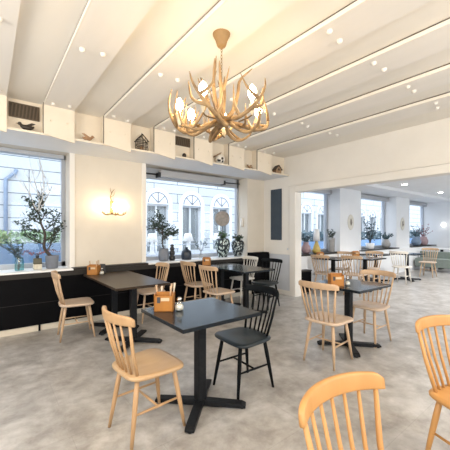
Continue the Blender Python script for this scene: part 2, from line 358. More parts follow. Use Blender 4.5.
# ------------------------------------------------------------------ chairs
def make_chair(name, label, fm, sm):
    t = thing(name, label, 'chair')
    # seat: rounded trapezoid, dished
    m = MB(); N = 44; rings = [0, .3, .6, .85, .96, 1.0]
    def outl(k, s):
        a = 2*PI*k/N; ca, sa = math.cos(a), math.sin(a); p = 2/4.6
        x = math.copysign(abs(ca)**p, ca)*.205; y = math.copysign(abs(sa)**p, sa)*(.212+.10*(x-0)*.35/.2*.5)
        return x*s, y*s
    vs = []
    for r in rings:
        for k in range(N):
            x, y = outl(k, max(r, .02)); z = .457-.016*math.exp(-((x+.03)**2*1.2+y*y)/.013)-(.004 if r == .96 else 0)-(.012 if r == 1 else 0)
            if r == .96: z = .455
            vs.append((x, y, z))
    for r, z in ((.99, .432), (.93, .424), (.02, .424)):
        for k in range(N): x, y = outl(k, r); vs.append((x, y, z))
    R = len(rings)+3
    fs = [(i*N+k, i*N+(k+1) % N, (i+1)*N+(k+1) % N, (i+1)*N+k) for i in range(R-1) for k in range(N)]
    fs += [tuple(range(N)), tuple(range((R-1)*N, R*N))]
    m.add(vs, fs, True); m.build('seat', sm, t)
    # legs, splayed and tapered
    feet = {}
    for sx in (1, -1):
        for sy in (1, -1):
            top = Vector((.135*sx, .125*sy, .43)); bot = Vector((.20*sx, .172*sy, 0))
            feet[sx, sy] = (top, bot)
            pts = [top.lerp(bot, q) for q in (0, .3, .6, 1)]
            lg = MB().tube(pts, [.0155, .0175, .0155, .0105], 12).build('leg', fm, t)
    def at(sx, sy, q): return feet[sx, sy][0].lerp(feet[sx, sy][1], q)
    mids = []
    for sy in (1, -1):
        a, b = at(1, sy, .52), at(-1, sy, .52); mids.append(a.lerp(b, .5))
        MB().tube([a, a.lerp(b, .5), b], [.007, .0095, .007], 10).build('stretcher', fm, t)
    MB().tube([mids[0], mids[0].lerp(mids[1], .5), mids[1]], [.007, .009, .007], 10).build('stretcher', fm, t)
    # crest rail
    def rail(y): return -.275+.07*(abs(y)/.225)**2.2
    m = MB(); n = 31; vs = []; K = 16
    for i in range(n):
        y = -.225+.45*i/(n-1); u = abs(y)/.225; hb = .033-.004*u*u; ht = .035-.006*u**3-(.016*((u-.86)/.14)**2 if u > .86 else 0); th = .0115
        if i in (0, n-1): th *= .85
        x = rail(y); dx = .07*2.2*(u**1.2)/.225*(1 if y > 0 else -1); nrm = Vector((1, -dx, 0)).normalized()
        zc = .828-.004*u*u
        for k in range(K):
            a = 2*PI*k/K; ca, sa = math.cos(a), math.sin(a); p = .4
            o_ = nrm*(math.copysign(abs(ca)**p, ca)*th); zz = abs(sa)**p*ht if sa > 0 else -abs(sa)**p*hb
            vs.append((x+o_.x-.12*(zz), y+o_.y, zc+zz))
    fs = [(i*K+k, i*K+(k+1) % K, (i+1)*K+(k+1) % K, (i+1)*K+k) for i in range(n-1) for k in range(K)]
    fs += [tuple(range(K)), tuple(range((n-1)*K, n*K))]
    m.add(vs, fs, True); m.build('crest_rail', fm, t)
    for j in range(7):
        q = (j-3)/3; yb = .145*q; yt = .198*q; xb = -.172+.028*q*q; xt = rail(yt)
        r = .0105 if abs(q) == 1 else .0078
        MB().tube([(xb, yb, .44), ((xb+xt)/2-.006, (yb+yt)/2, .62), (xt, yt, .808)], [r*1.05, r*1.1, r*.85], 10).build('spindle', fm, t)
    return t

honey0 = make_chair('spindle_chair', 'warm beech spindle-back chair at the left side of the near black table', 'beech', 'beechseat')
honey0.location = (.893, 2.038, 0); honey0.rotation_euler.z = math.radians(4.5)
hon = make_chair('spindle_chair', 'honey-coloured spindle chair cropped by the bottom edge, only curved rail and spindles showing', 'honey', 'honey')
hon.location = (.957, .368, 0); hon.rotation_euler.z = math.radians(-95.7); hon.scale = (.98, .98, .98)
dup(hon, (2.135, .454, 0), math.radians(-111), 'honey-coloured spindle chair cropped by the right edge, seat and leg showing')
blk = make_chair('spindle_chair', 'black spindle-back chair at the near black table, facing the wooden napkin crate', 'blackwood', 'blackseat')
blk.location = (1.802, 2.042, 0); blk.rotation_euler.z = math.radians(178.4)
dup(blk, (4.0, 3.92, 0), math.radians(193), 'black spindle-back chair at the corner table, in front of the grey dado')
pal = make_chair('spindle_chair', 'beech spindle chair with back to us at the black table by the wide opening', 'pale', 'paleseat')
pal.location = (2.887, 1.898, 0); pal.rotation_euler.z = math.radians(5)
for x, y, a, l in [
    (3.815, 1.915, 180, 'beech spindle chair facing us across the black table by the wide opening'),
    (.93, 4.38, -5, 'pale spindle chair by the black panelling under the window with the bonsai'),
    (2.02, 4.50, 180, 'pale spindle chair behind the near napkin crate, at the right side of the brown table'),
    (2.93, 4.53, 3, 'pale spindle chair facing the corner table, the one nearer the sill and bottle vases'),
    (2.84, 3.80, 4, 'pale spindle chair facing the corner table, the one in front nearer the camera'),
    (5.96, 4.00, 4, 'pale spindle chair in the far room below the lamp with white shade'),
    (6.30, 3.48, 10, 'pale spindle chair in the far room directly behind the orange napkin crate, back to us'),
    (6.92, 4.20, 181, 'pale spindle chair in the far room below the first oval plaque'),
    (7.62, 3.80, 182, 'pale spindle chair in the far room below the window with the small tree'),
    (10.5, 3.48, 184, 'pale spindle chair in the far room, in front of the grey-green banquette')]:
    dup(pal, (x, y, 0), math.radians(a), l)
wht = make_chair('spindle_chair', 'whitewashed spindle chair at the corner table next to the patterned vases', 'whitewood', 'whitewood')
wht.location = (4.02, 4.58, 0); wht.rotation_euler.z = PI
dup(wht, (8.62, 3.47, 0), math.radians(4), 'white spindle chair in the far room, at the left of a black pedestal table')

# ------------------------------------------------------------------ tables
def pedestal(t, y=0):
    MB().box(-.036, .036, y-.036, y+.036, .05, .715).build('column', 'blacksteel', t, bevel=.004)
    MB().box(-.17, .17, y-.17, y+.17, .712, .722).build('top_plate', 'blacksteel', t)
    for k in range(4):
        a = PI/4+k*PI/2; ca, sa = math.cos(a), math.sin(a)
        m = MB(); w = .034
        pr = [(.0, .055), (.33, .045), (.362, .032), (.362, .012), (0, .012)]
        for r, z in pr: pass
        vs = []
        for s_ in (-1, 1):
            for r, z in pr: vs.append((r*ca-s_*w*sa, y+r*sa+s_*w*ca, z))
        n = len(pr)
        m.add(vs, [tuple(range(n)), tuple(reversed(range(n, 2*n)))]+[(i, (i+1) % n, n+(i+1) % n, n+i) for i in range(n)])
        f = m.build('foot', 'blacksteel', t, bevel=.004)
        MB().lathe([(.018, 0), (.018, .013)], (.335*ca, y+.335*sa, 0), 12).build('glide', 'blackcer', f)
def make_table(label, sx, sy, top, bases):
    t = thing('pedestal_table', label, 'table')
    MB().box(-sx/2, sx/2, -sy/2, sy/2, .722, .75).build('tabletop', top, t, bevel=.003)
    for y in bases: pedestal(t, y)
    return t
t1 = make_table('square black pedestal table in front, holding the napkin crate and salt shaker', .70, .67, 'blacktop', (0,))
t1.location = (1.335, 2.03, 0)
dup(t1, (3.42, 1.97, 0), math.radians(-1), 'square black pedestal table by the wide opening, between two beech chairs')
for x, y, l in [(7.04, 3.64, 'square black pedestal table in the far room below the window with the small tree'),
                (6.38, 4.06, 'square black pedestal table in the far room below the tall pale vase'),
                (9.35, 3.62, 'square black pedestal table in the far room beside the white spindle chair'),
                (8.42, 4.05, 'square black pedestal table in the far room, under the far window sill')]:
    dup(t1, (x, y, 0), 0, l)
t0 = make_table('long dark brown table with two pedestals standing against the black panelling', .66, 1.42, 'browntop', (-.36, .36))
t0.location = (1.44, 4.06, 0)
t3 = make_table('long black table with two pedestals in the corner below the patterned vases', .68, 1.36, 'blacktop', (-.34, .34))
t3.location = (3.44, 4.17, 0)

# ------------------------------------------------------------------ table caddies and shakers
def caddy(label, x, y, rz, z=.7505, sticks=True):
    t = thing('napkin_crate', label, 'napkin holder', (x, y, z), rz)
    w, d, h = .15, .12, .135
    m = MB().box(-w/2, w/2, -d/2, -d/2+.01, 0, h*.9).box(-w/2, w/2, d/2-.01, d/2, 0, h).box(-w/2, -w/2+.01, -d/2, d/2, 0, h).box(w/2-.01, w/2, -d/2, d/2, 0, h).box(-w/2, w/2, -d/2, d/2, 0, .008)
    m.build('crate', 'orangewood', t, bevel=.002)
    MB().box(-.02, .045, -d/2-.003, -d/2, h*.62, h*.80).build('label_plate', 'tagmetal', t)
    MB().box(-.05, -.025, -d/2-.002, -d/2+.001, h*.50, h*.84).build('slot', 'darkcard', t)
    MB().box(-w/2+.012, w/2-.012, -.012, .0, .01, h+.012).build('divider', 'orangewood', t)
    if sticks:
        for k, (a, b, c, s) in enumerate([(-.05, .02, -.05, .06), (-.035, .03, .02, .05), (.04, .025, .03, .07), (.055, .03, .05, .075), (.045, -.03, .02, .06)]):
            MB().tube([(a, b, .01), (a+c*.3, b, h+s*.3), (a+c*.4, b, h+s)], [.004, .006, .009], 8).build('cutlery_handle', 'menu' if k % 2 else 'pale', t)
    return t
def shaker(label, x, y, s=1):
    t = thing('salt_shaker', label, 'shaker', (x, y, .7505))
    MB().lathe([(.026*s, 0), (.034*s, .01*s), (.035*s, .035*s), (.026*s, .055*s), (.018*s, .068*s), (.018*s, .078*s)], (0, 0, 0), 18).build('jar', 'clear', t)
    MB().lathe([(.024*s, .003), (.0315*s, .011*s), (.0325*s, .033*s), (.022*s, .05*s)], (0, 0, 0), 18).build('salt', 'salt', t)
    MB().lathe([(.020*s, .076*s), (.021*s, .095*s), (.012*s, .104*s), (.002, .106*s)], (0, 0, 0), 18).build('cap', 'steel', t)
caddy('orange wooden napkin crate with cutlery on the near black table', 1.12, 2.215, math.radians(-36))
shaker('glass salt shaker beside the crate on the near black table', 1.205, 2.13)
caddy('wooden napkin crate at the wall end of the long brown table', 1.225, 4.655, math.radians(-38), sticks=True)
shaker('small white-filled shaker on the long brown table by the wall', 1.315, 4.585, .9)
t = thing('menu_stand', 'dark menu card stand beside the crate on the brown table', 'menu stand', (1.36, 4.70, .7505), math.radians(-38))
MB().box(-.04, .04, -.006, .006, .008, .14).build('card', 'darkcard', t); MB().box(-.045, .045, -.025, .025, 0, .012).build('base', 'blackcer', t)
caddy('orange wooden napkin crate on the table by the wide opening', 3.165, 1.98, math.radians(-40), sticks=False)
shaker('small pale shaker on the table by the wide opening', 3.29, 1.91, .9)
caddy('brown wooden napkin crate at the sill end of the corner table', 3.21, 4.66, math.radians(-38), sticks=False)
caddy('small wooden napkin crate in the far room below the small tree', 7.05, 3.88, math.radians(-40), sticks=False)
caddy('small orange crate in the far room beneath the white-shaded lamp', 6.10, 4.22, math.radians(-40), sticks=False)

# ------------------------------------------------------------------ chandelier
def curve(pts, n=14):
    pts = [Vector(p) for p in pts]; pts = [pts[0]*2-pts[1]]+pts+[pts[-1]*2-pts[-2]]; out = []
    segs = len(pts)-3
    for i in range(n+1):
        t = i/n*segs; k = min(int(t), segs-1); u = t-k; p0, p1, p2, p3 = pts[k:k+4]
        out.append(.5*((2*p1)+(p2-p0)*u+(2*p0-5*p1+4*p2-p3)*u*u+(3*p1-p0-3*p2+p3)*u**3))
    return out
CH = thing('antler_chandelier', 'antler chandelier with glowing candle bulbs hanging from the ceiling', 'chandelier', (1.45, 1.90, 0))
MB().lathe([(.072, ZC), (.072, ZC-.035), (.066, ZC-.06), (.048, ZC-.095), (.036, ZC-.135), (.030, ZC-.145), (.010, ZC-.15), (.008, ZC-.165)], (0, 0, 0), 24).build('canopy', 'ochre', CH)
m = MB(); z = ZC-.155; k = 0
while z > 2.28:
    a = k*PI/2; pts = [(.007*math.cos(q)*math.cos(a), .007*math.cos(q)*math.sin(a), z-.017+.017*math.sin(q)) for q in [2*PI*j/10 for j in range(11)]]
    m.tube(pts, .0024, 6, False); z -= .027; k += 1
m.build('chain', 'chain', CH)
HZ = 2.235
MB().lathe([(.03, HZ-.035), (.055, HZ-.02), (.055, HZ+.02), (.03, HZ+.05), (.014, HZ+.08), (.012, HZ+.16), (.006, HZ+.2)], (0, 0, 0), 18).build('hub', 'antler', CH)
def RT(phi, r, t, z):   # radial, tangential, height -> local
    return Vector((r*math.cos(phi)-t*math.sin(phi), r*math.sin(phi)+t*math.cos(phi), HZ+z))
# bulb spots given as (sideways, depth) seen from the door side
Fv = Vector((.6157, .788)); Rv = Vector((.788, -.6157))
spots = [(-.33, 0), (-.125, -.27), (.22, -.22), (-.26, .2), (.30, .12), (.02, .30)]
for i, (a, b) in enumerate(spots):
    p = Rv*a+Fv*b; phi = math.atan2(p.y, p.x); r0 = p.length; sg = 1 if i % 2 else -1
    m = MB()
    main = curve([RT(phi, .03, 0, .0), RT(phi, .14, .04*sg, -.02), RT(phi, .25, .09*sg, -.055), RT(phi, .345, .08*sg, -.03), RT(phi, .40, .03*sg, .05), RT(phi, .41, -.02*sg, .14), RT(phi, .38, -.06*sg, .23)], 24)
    m.tube(main, [.018*(1-j/24)**.75+.003 for j in range(25)], 10)
    for st, end, mid, rr in [(9, RT(phi, .25, .13*sg, .17), RT(phi, .26, .13*sg, .03), .012), (13, RT(phi, .33, -.10*sg, .20), RT(phi, .36, -.05*sg, .05), .013),
                             (16, RT(phi, .29, .10*sg, .24), RT(phi, .35, .09*sg, .12), .011), (5, RT(phi, .13, .16*sg, .10), RT(phi, .14, .14*sg, -.02), .011)]:
        c = curve([main[st], mid, end], 9); m.tube(c, [rr*(1-j/9.0)**.7+.002 for j in range(10)], 8)
    m.build('antler', 'antler', CH)
    # lower bracing antler loop back to the hub
    m = MB()
    c = curve([RT(phi+.5, .05, 0, .0), RT(phi+.5, .13, .03, -.06), RT(phi+.45, .22, .02, -.095), RT(phi+.4, .31, -.02, -.04), RT(phi+.35, .34, -.05, .10)], 16)
    m.tube(c, [.014*(1-j/16)**.6+.003 for j in range(17)], 9); 
    if i % 2 == 0:
        c2 = curve([c[9], RT(phi+.5, .20, .08, .0), RT(phi+.55, .17, .12, .10)], 8); m.tube(c2, [.01*(1-j/8)**.7+.002 for j in range(9)], 8)
    m.build('antler', 'antler', CH)
    cn = MB().lathe([(.006, HZ-.03), (.022, HZ+.035), (.024, HZ+.042), (.011, HZ+.043), (.011, HZ+.085)], (p.x, p.y, 0), 14).build('candle_sleeve', 'candle', CH)
    MB().tube(curve([(p.x, p.y, HZ-.028), RT(phi, r0*.85, 0, -.04), RT(phi, r0*.5, .03, -.03)], 6), .006, 8).build('arm', 'chain', CH)
    MB().lathe([(.012, HZ+.085), (.026, HZ+.105), (.032, HZ+.13), (.025, HZ+.16), (.011, HZ+.18), (.001, HZ+.19)], (p.x, p.y, 0), 14).build('bulb', 'bulb', CH)
for a, pts, tn in [(2.9, [(.02, .02), (.05, .14), (.07, .28), (.06, .40), (.05, .50)], .35), (1.9, [(.02, .02), (.10, .10), (.15, .22), (.19, .34), (.24, .43)], -.4), (-.5, [(.03, .02), (.09, .09), (.13, .22), (.15, .34), (.26, .46)], .3), (-2.2, [(.03, 0), (.08, .1), (.10, .2), (.16, .30), (.18, .38)], -.3), (.6, [(.03, 0), (.05, .12), (.10, .26), (.10, .34), (.13, .42)], .3)]:
    c = curve([RT(a+tn*q[1], q[0], 0, q[1]) for q in pts], 18); m = MB().tube(c, [.016*(1-j/18)**.6+.003 for j in range(19)], 9)
    c2 = curve([c[8], c[10]+Vector((.04*math.cos(a+1.2), .04*math.sin(a+1.2), .03)), c[12]+Vector((.07*math.cos(a+1.2), .07*math.sin(a+1.2), .08))], 8)
    m.tube(c2, [.010*(1-j/8)**.7+.002 for j in range(9)], 8); m.build('antler', 'antler', CH)

# ------------------------------------------------------------------ antler wall sconce
SX, SZ = 1.60, 1.75
S = thing('antler_sconce', 'antler wall sconce with glowing candle bulbs between the windows', 'wall lamp', (SX, YW, 0))
MB().box(-.03, .03, -.02, -.001, SZ-.10, SZ+.12).build('back_plate', 'ochre', S, bevel=.006)
for k, (q, sg) in enumerate(((1, -1), (1, 1), (.3, 1))):
    m = MB(); c = curve([(0, -.02, SZ-.04), (.06*sg*q, -.08, SZ-.10), (.14*sg*q, -.13, SZ-.11), (.20*sg*q, -.14, SZ-.07)], 12); m.tube(c, [.011*(1-j/12)**.6+.003 for j in range(13)], 8)
    for j in (5, 8, 10): m.tube(curve([c[j], c[j]+Vector((.01*sg, -.01, .03)), c[j]+Vector((.025*sg, -.015, .06))], 5), [.006, .005, .0045, .004, .003, .002], 6)
    m.build('antler', 'antler', S)
m = MB(); c = curve([(0, -.02, SZ+.10), (-.03, -.05, SZ+.18), (-.01, -.06, SZ+.25), (.03, -.06, SZ+.31)], 10); m.tube(c, [.008*(1-j/10)**.6+.002 for j in range(11)], 8)
m.tube(curve([c[3], c[4]+Vector((.05, 0, .02)), c[6]+Vector((.055, 0, .04))], 6), [.006, .005, .005, .004, .003, .002, .002], 6)
m.tube(curve([c[6], c[7]+Vector((-.03, 0, .03)), c[9]+Vector((-.05, 0, .03))], 6), [.005, .005, .004, .004, .003, .002, .002], 6)
m.build('antler', 'antler', S)
for bx in (-.15, 0, .15):
    MB().lathe([(.008, SZ-.10), (.017, SZ-.075), (.009, SZ-.073), (.009, SZ-.02)], (bx, -.125, 0), 12).build('candle_sleeve', 'candle', S)
    MB().lathe([(.009, SZ-.02), (.02, SZ+.0), (.024, SZ+.02), (.018, SZ+.045), (.001, SZ+.075)], (bx, -.125, 0), 12).build('bulb', 'sbulb', S)

# ------------------------------------------------------------------ shelf ornaments (front edge of the soffit shelf)
def bird(label, x, m_, s=1, rz=0, y=YS+.045):
    t = thing('bird_figurine', label, 'bird figurine', (x, y, ZS+.002), rz)
    m = MB().tube(curve([(-.075*s, 0, .05*s), (-.03*s, 0, .034*s), (.02*s, 0, .040*s), (.05*s, 0, .062*s)], 10), [.006*s, .012*s, .019*s, .024*s, .027*s, .028*s, .026*s, .022*s, .019*s, .016*s, .012*s], 12)
    m.ball((.054*s, 0, .07*s), .018*s).tube([(.066*s, 0, .07*s), (.088*s, 0, .066*s)], [.006*s, .001], 8)
    m.build('body', m_, t)
    MB().prism([(-.02*s, .04*s), (.03*s, .05*s), (-.05*s, .095*s), (-.085*s, .09*s)], 'y', -.022*s, -.016*s).build('wing', m_, t)
    for sy in (-1, 1): MB().tube([(.005*s, .008*s*sy, 0), (.005*s, .008*s*sy, .03*s)], .003*s, 6).build('leg', m_, t)
bird('dark metal bird on the shelf under the left vent', .37, 'iron', 1.15, PI*.95)
bird('rust-brown bird on the shelf above the left end of the cream wall', 1.07, 'rust', 1.0, 0)
bird('small grey-brown bird on the shelf near the corner', 4.0, 'brownhouse', .95, PI)
t = thing('ornament_snail', 'small dark ornament on the shelf under the second vent', 'ornament', (2.55, YS+.045, ZS+.002))
MB().ball((0, 0, .04), .038, sc=(1, .6, 1)).build('shell', 'iron', t); MB().tube([(.05, 0, .006), (.0, 0, .012), (-.06, 0, .006)], [.006, .014, .004], 8).build('body', 'brownhouse', t)
def birdhouse(label, x, wall_m, roof_m, s, open_frame=False, round_=False):
    t = thing('birdhouse', label, 'birdhouse', (x, YS+.07, ZS+.002), math.radians(-10))
    if open_frame:
        m = MB(); w, d, h, p = .08*s, .05*s, .15*s, .24*s
        for sx in (-1, 1):
            for sy in (-1, 1): m.tube([(w*sx, d*sy, 0), (w*sx, d*sy, h)], .005, 6)
            for sy in (-1, 1): m.tube([(w*sx*1.2, d*sy, h*.92), (0, d*sy, p)], .007, 6)
        for sy in (-1, 1):
            for z in (.005, h*.33, h*.66, h): m.tube([(-w, d*sy, z), (w, d*sy, z)], .004, 6)
            for x_ in (-.5, 0, .5): m.tube([(w*x_, d*sy, 0), (w*x_, d*sy, h+(p-h)*(1-abs(x_)))], .004, 6)
        for sx in (-1, 1):
            for z in (.005, h*.5, h): m.tube([(w*sx, -d, z), (w*sx, d, z)], .004, 6)
        m.tube([(0, -d, p), (0, d, p)], .008, 6); m.build('lattice_frame', 'iron', t)
        MB().tube([(0, 0, p), (0, 0, p+.03)], [.006, .003], 6).build('finial', 'iron', t)
        MB().lathe([(.03*s, 0), (.032*s, .05*s), (.02*s, .07*s)], (0, 0, .006), 12).build('candle_cup', 'rust', t)
        return
    w, d, h, p = .06*s, .05*s, .085*s, .15*s
    if round_:
        MB().ball((0, 0, .082*s), .078*s, 20).build('body', wall_m, t)
        MB().lathe([(.04*s, 0), (.035*s, .012*s)], (0, 0, 0), 14).build('base', roof_m, t)
    else:
        MB().prism([(-w, 0), (w, 0), (w, h), (0, p-.01), (-w, h)], 'y', -d, d).build('body', wall_m, t)
    hole = MB().lathe([(.020*s, 0), (.020*s, .004), (.014*s, .005)], (0, 0, 0), 14).build('hole', 'vent', t, (0, (-.0785*s if round_ else -d-.001), .075*s)); hole.rotation_euler = (PI/2, 0, 0)
    if round_:
        MB().prism([(-.10*s, .115*s), (-.09*s, .105*s), (0, .165*s), (.0, .18*s)], 'y', -.05*s, .05*s).build('roof', roof_m, t)
    else:
        MB().prism([(-w*1.35, h*.8), (-w*1.25, h*.72), (0, p-.012), (w*1.25, h*.72), (w*1.35, h*.8), (0, p+.008)], 'y', -d*1.25, d*1.25).build('roof', roof_m, t)
        MB().tube([(0, -d, .045*s), (0, -d-.03*s, .045*s)], .004, 6).build('perch', roof_m, t)
birdhouse('open lattice metal house lantern on the shelf above the wall sconce', 1.83, None, None, 1.0, open_frame=True)
birdhouse('round birdhouse with black and white patches on the shelf', 3.30, 'football', 'brownhouse', 1.15, round_=True)
birdhouse('small brown gabled birdhouse on the shelf in the corner', 4.80, 'brownhouse', 'iron', 1.15)
def vent(label, x0, x1, z0, z1):
    t = thing('air_vent', label, 'vent', ((x0+x1)/2, YR, 0))
    w = (x1-x0)/2
    MB().box(-w, w, -.012, -.001, z0, z1).build('backing', 'vent', t)
    MB().box(-w-.01, w+.01, -.02, -.001, z0-.01, z0).box(-w-.01, w+.01, -.02, -.001, z1, z1+.01).box(-w-.01, -w, -.02, -.001, z0, z1).box(w, w+.01, -.02, -.001, z0, z1).build('frame', 'ventslat', t)
    n = 8
    for k in range(n):
        x = -w+2*w*(k+.5)/n; MB().prism([(x-.012, z0), (x+.004, z0), (x+.02, z1), (x+.004, z1)], 'y', -.018, -.012).build('slat', 'ventslat', t)
vent('dark louvred air vent above the dark bird at the far left', .215, .51, 2.755, 2.91)
vent('dark louvred air vent partly hidden by the chandelier', 2.42, 2.70, 2.80, 2.925)

# ------------------------------------------------------------------ blackboard and small fittings
t = thing('blackboard', 'tall slate-blue blackboard on the white pier', 'blackboard', (XW, 4.66, 1.18))
MB().box(-.018, -.001, -.16, .16, 0, 1.13).build('slate', 'chalk', t, bevel=.004)
tag(MB().box(-.05, -.001, -.03, .03, 0, .20).build('alarm_sensor', 'white', None, (4.58, 5.22, 1.48), .01), 'small white sensor box on the window reveal by the corner', 'sensor')
sw = thing('wall_socket', 'small white socket plate on the pier just above the dado', 'socket', (XW, 4.33, .955))
MB().box(-.01, -.001, -.035, .035, 0, .075).build('plate', 'white', sw, bevel=.003); MB().box(-.013, -.01, -.018, .018, .018, .056).build('insert', 'dado', sw)

# ------------------------------------------------------------------ pots and plants
ZP = .8305
def vessel(name, label, cat, x, y, prof, m_, z=ZP, seg=24):
    t = thing(name, label, cat, (x, y, z)); MB().lathe(prof, (0, 0, 0), seg).build('pot' if 'pot' in name or 'plant' in name or 'tree' in name else 'body', m_, t); return t
def branch(mb, lv, p, d, l, r, depth, tips, up=.25):
    n = 4; pts = [p]; q = Vector(p); dd = Vector(d).normalized()
    for i in range(n):
        dd = (dd+Vector((random.uniform(-.3, .3), random.uniform(-.3, .3), random.uniform(-.15, .3)+up*.3))).normalized(); q = q+dd*l/n; pts.append(q.copy())
        if depth <= 1: tips.append((q.copy(), dd.copy()))
    mb.tube(pts, [r*(1-.45*i/n) for i in range(n+1)], 6)
    if depth > 0:
        for k in range(lv):
            a = pts[random.randint(2, n)]; nd = (dd+Vector((random.uniform(-1, 1), random.uniform(-.8, .8), random.uniform(-.4, .7)))).normalized()
            branch(mb, lv, a, nd, l*random.uniform(.55, .8), r*.55, depth-1, tips, up)
# bonsai-like tree in slate pot on the left sill
t = vessel('potted_tree', 'dark-leaved bonsai-like tree in a grey pot on the left window sill', 'potted tree', .76, 5.12, [(.070, 0), (.078, .01), (.090, .18), (.092, .19), (.080, .19), (.078, .17)], 'slate')
m = MB(); tips = []; trunk = curve([(0, 0, .16), (-.05, 0, .22), (-.10, .02, .32), (-.09, 0, .50), (-.14, .0, .66), (-.17, .02, .82)], 18)
m.tube(trunk, [.026-.00085*i for i in range(19)], 10)
for k, d in [(5, (.7, 0, .5)), (8, (-1, .1, .25)), (9, (.9, .1, .5)), (11, (-.9, -.1, .3)), (12, (.8, -.1, .6)), (14, (-.8, .1, .5)), (15, (.6, .1, .7)), (17, (-.4, 0, .9)), (18, (.3, 0, 1))]:
    branch(m, 2, trunk[k], d, random.uniform(.20, .28), .010, 1, tips)
m.build('trunk', 'bark', t); m = MB()
for p, d in tips:
    for k in range(8): m.leaf(p+Vector((random.uniform(-.045, .045), random.uniform(-.03, .03), random.uniform(-.03, .03))), (random.uniform(-1, 1), random.uniform(-1, 1), random.uniform(-.3, .8)), random.uniform(.028, .046), .013)
m.build('foliage', 'leaf', t)
m = MB(); tw = []
for d in ((-.25, 0, 1), (.1, .05, 1), (.35, 0, 1), (-.5, .05, .9), (.0, -.1, 1)): branch(m, 2, trunk[18], d, .46, .009, 2, tw, .7)
m.build('bare_twig', 'paletwig', t)
# teal jar with eucalyptus
t = thing('glass_jar', 'teal glass jar with eucalyptus stems on the left window sill', 'vase', (.36, 5.13, ZP))
MB().lathe([(.052, 0), (.055, .005), (.055, .12), (.05, .14), (.045, .165), (.047, .175)], (0, 0, 0), 24).build('jar', 'teal', t)
m = MB(); lf = MB()
for k in range(9):
    a = random.uniform(0, 6.28); sp = random.uniform(.06, .22); c = curve([(0.02*math.cos(a), .02*math.sin(a), .01), (.02*math.cos(a), .02*math.sin(a), .16), (sp*.6*math.cos(a), sp*.4*math.sin(a), .28), (sp*math.cos(a)*1.2, sp*.6*math.sin(a), random.uniform(.28, .42))], 10)
    m.tube(c, .0025, 5)
    for j in range(4, 11):
        for q in range(4): lf.leaf(c[j], (random.uniform(-1, 1), random.uniform(-1, 1), random.uniform(-.3, .8)), random.uniform(.025, .05), .010)
m.build('stem', 'bark', t); lf.build('foliage', 'leafblue', t)
# two-tone square vase with berry twigs
t = thing('square_vase', 'square olive and cream vase with berry twigs on the left window sill', 'vase', (.575, 5.12, ZP))
MB().box(-.052, .052, -.052, .052, .075, .16).build('body', 'olive', t, bevel=.01); MB().box(-.053, .053, -.053, .053, 0, .075).build('base', 'creampot', t, bevel=.008)
MB().lathe([(.024, .155), (.02, .17), (.026, .195), (.018, .195)], (0, 0, 0), 16).build('neck', 'blackcer', t)
m = MB(); lf = MB()
for k in range(8):
    a = k*.8; c = curve([(0, 0, .18), (.05*math.cos(a), .03*math.sin(a), .23), (.16*math.cos(a)+.03, .07*math.sin(a), .235+.03*math.sin(k*2)), (.23*math.cos(a)+.05, .08*math.sin(a), .25+.03*math.sin(k))], 10)
    m.tube(c, .0022, 5)
    for j in range(4, 11): lf.ball(c[j]+Vector((random.uniform(-.01, .01), random.uniform(-.01, .01), random.uniform(-.01, .012))), .007, 6)
m.build('twig', 'bark', t); lf.build('berries', 'berry', t)['kind'] = 'stuff'
# second window : plant in slate pot
t = vessel('potted_plant', 'round-headed leafy tree in a tilted grey pot, second window', 'potted tree', 2.56, 5.10, [(.07, 0), (.085, .01), (.10, .10), (.085, .21), (.075, .23), (.065, .22)], 'slate')
m = MB(); tips = []; trunk = curve([(0, 0, .20), (-.03, 0, .35), (-.02, 0, .50), (-.03, 0, .68)], 10); m.tube(trunk, [.016-.0008*i for i in range(11)], 8)
for k in range(9):
    a = k*.75; branch(m, 2, trunk[4+k % 7], (math.cos(a), .5*math.sin(a), .35), random.uniform(.16, .24), .008, 1, tips, .12)
m.build('trunk', 'bark', t); m = MB()
tips = [(p, d) for p, d in tips if p.x > -.27 and p.y < .16]
for p, d in tips:
    for k in range(8): m.leaf(p+Vector((random.uniform(-.05, .05), random.uniform(-.04, .04), random.uniform(-.04, .05))), (random.uniform(-1, 1), random.uniform(-1, 1), random.uniform(-.3, .8)), random.uniform(.03, .05), .013)
m.build('foliage', 'leaf', t)
t = vessel('totem_vase', 'slim black totem-shaped vase on the second window sill', 'vase', 2.74, 5.12, [(.05, 0), (.058, .03), (.055, .08), (.035, .095), (.055, .12), (.052, .17), (.03, .185), (.042, .20), (.042, .24), (.022, .25), (.034, .265), (.034, .285), (.02, .30)], 'blackcer')
t = vessel('bottle_vase', 'dark navy bottle vase with short neck on the second window sill', 'vase', 3.04, 5.10, [(.09, 0), (.098, .02), (.098, .12), (.085, .165), (.05, .19), (.028, .205), (.028, .235), (.018, .24)], 'navy')
t = vessel('bud_vase', 'small glass vase with dried stems behind the crate on the corner table', 'vase', 3.36, 5.08, [(.03, 0), (.04, .02), (.04, .08), (.022, .11), (.026, .13)], 'clear')
m = MB(); lf = MB()
for k in range(10):
    a = k*.63; e_ = Vector((.14*math.cos(a), .07*math.sin(a), random.uniform(.24, .36))); c = curve([(0, 0, .02), (0, 0, .13), e_*.7+Vector((0, 0, .03)), e_], 8); m.tube(c, .0022, 5)
    for j in (6, 7, 8):
        for q in range(3): lf.leaf(c[j], (random.uniform(-1, 1), random.uniform(-1, 1), random.uniform(0, 1)), .03, .009)
m.build('stem', 'bark', t); lf.build('foliage', 'leafblue', t)
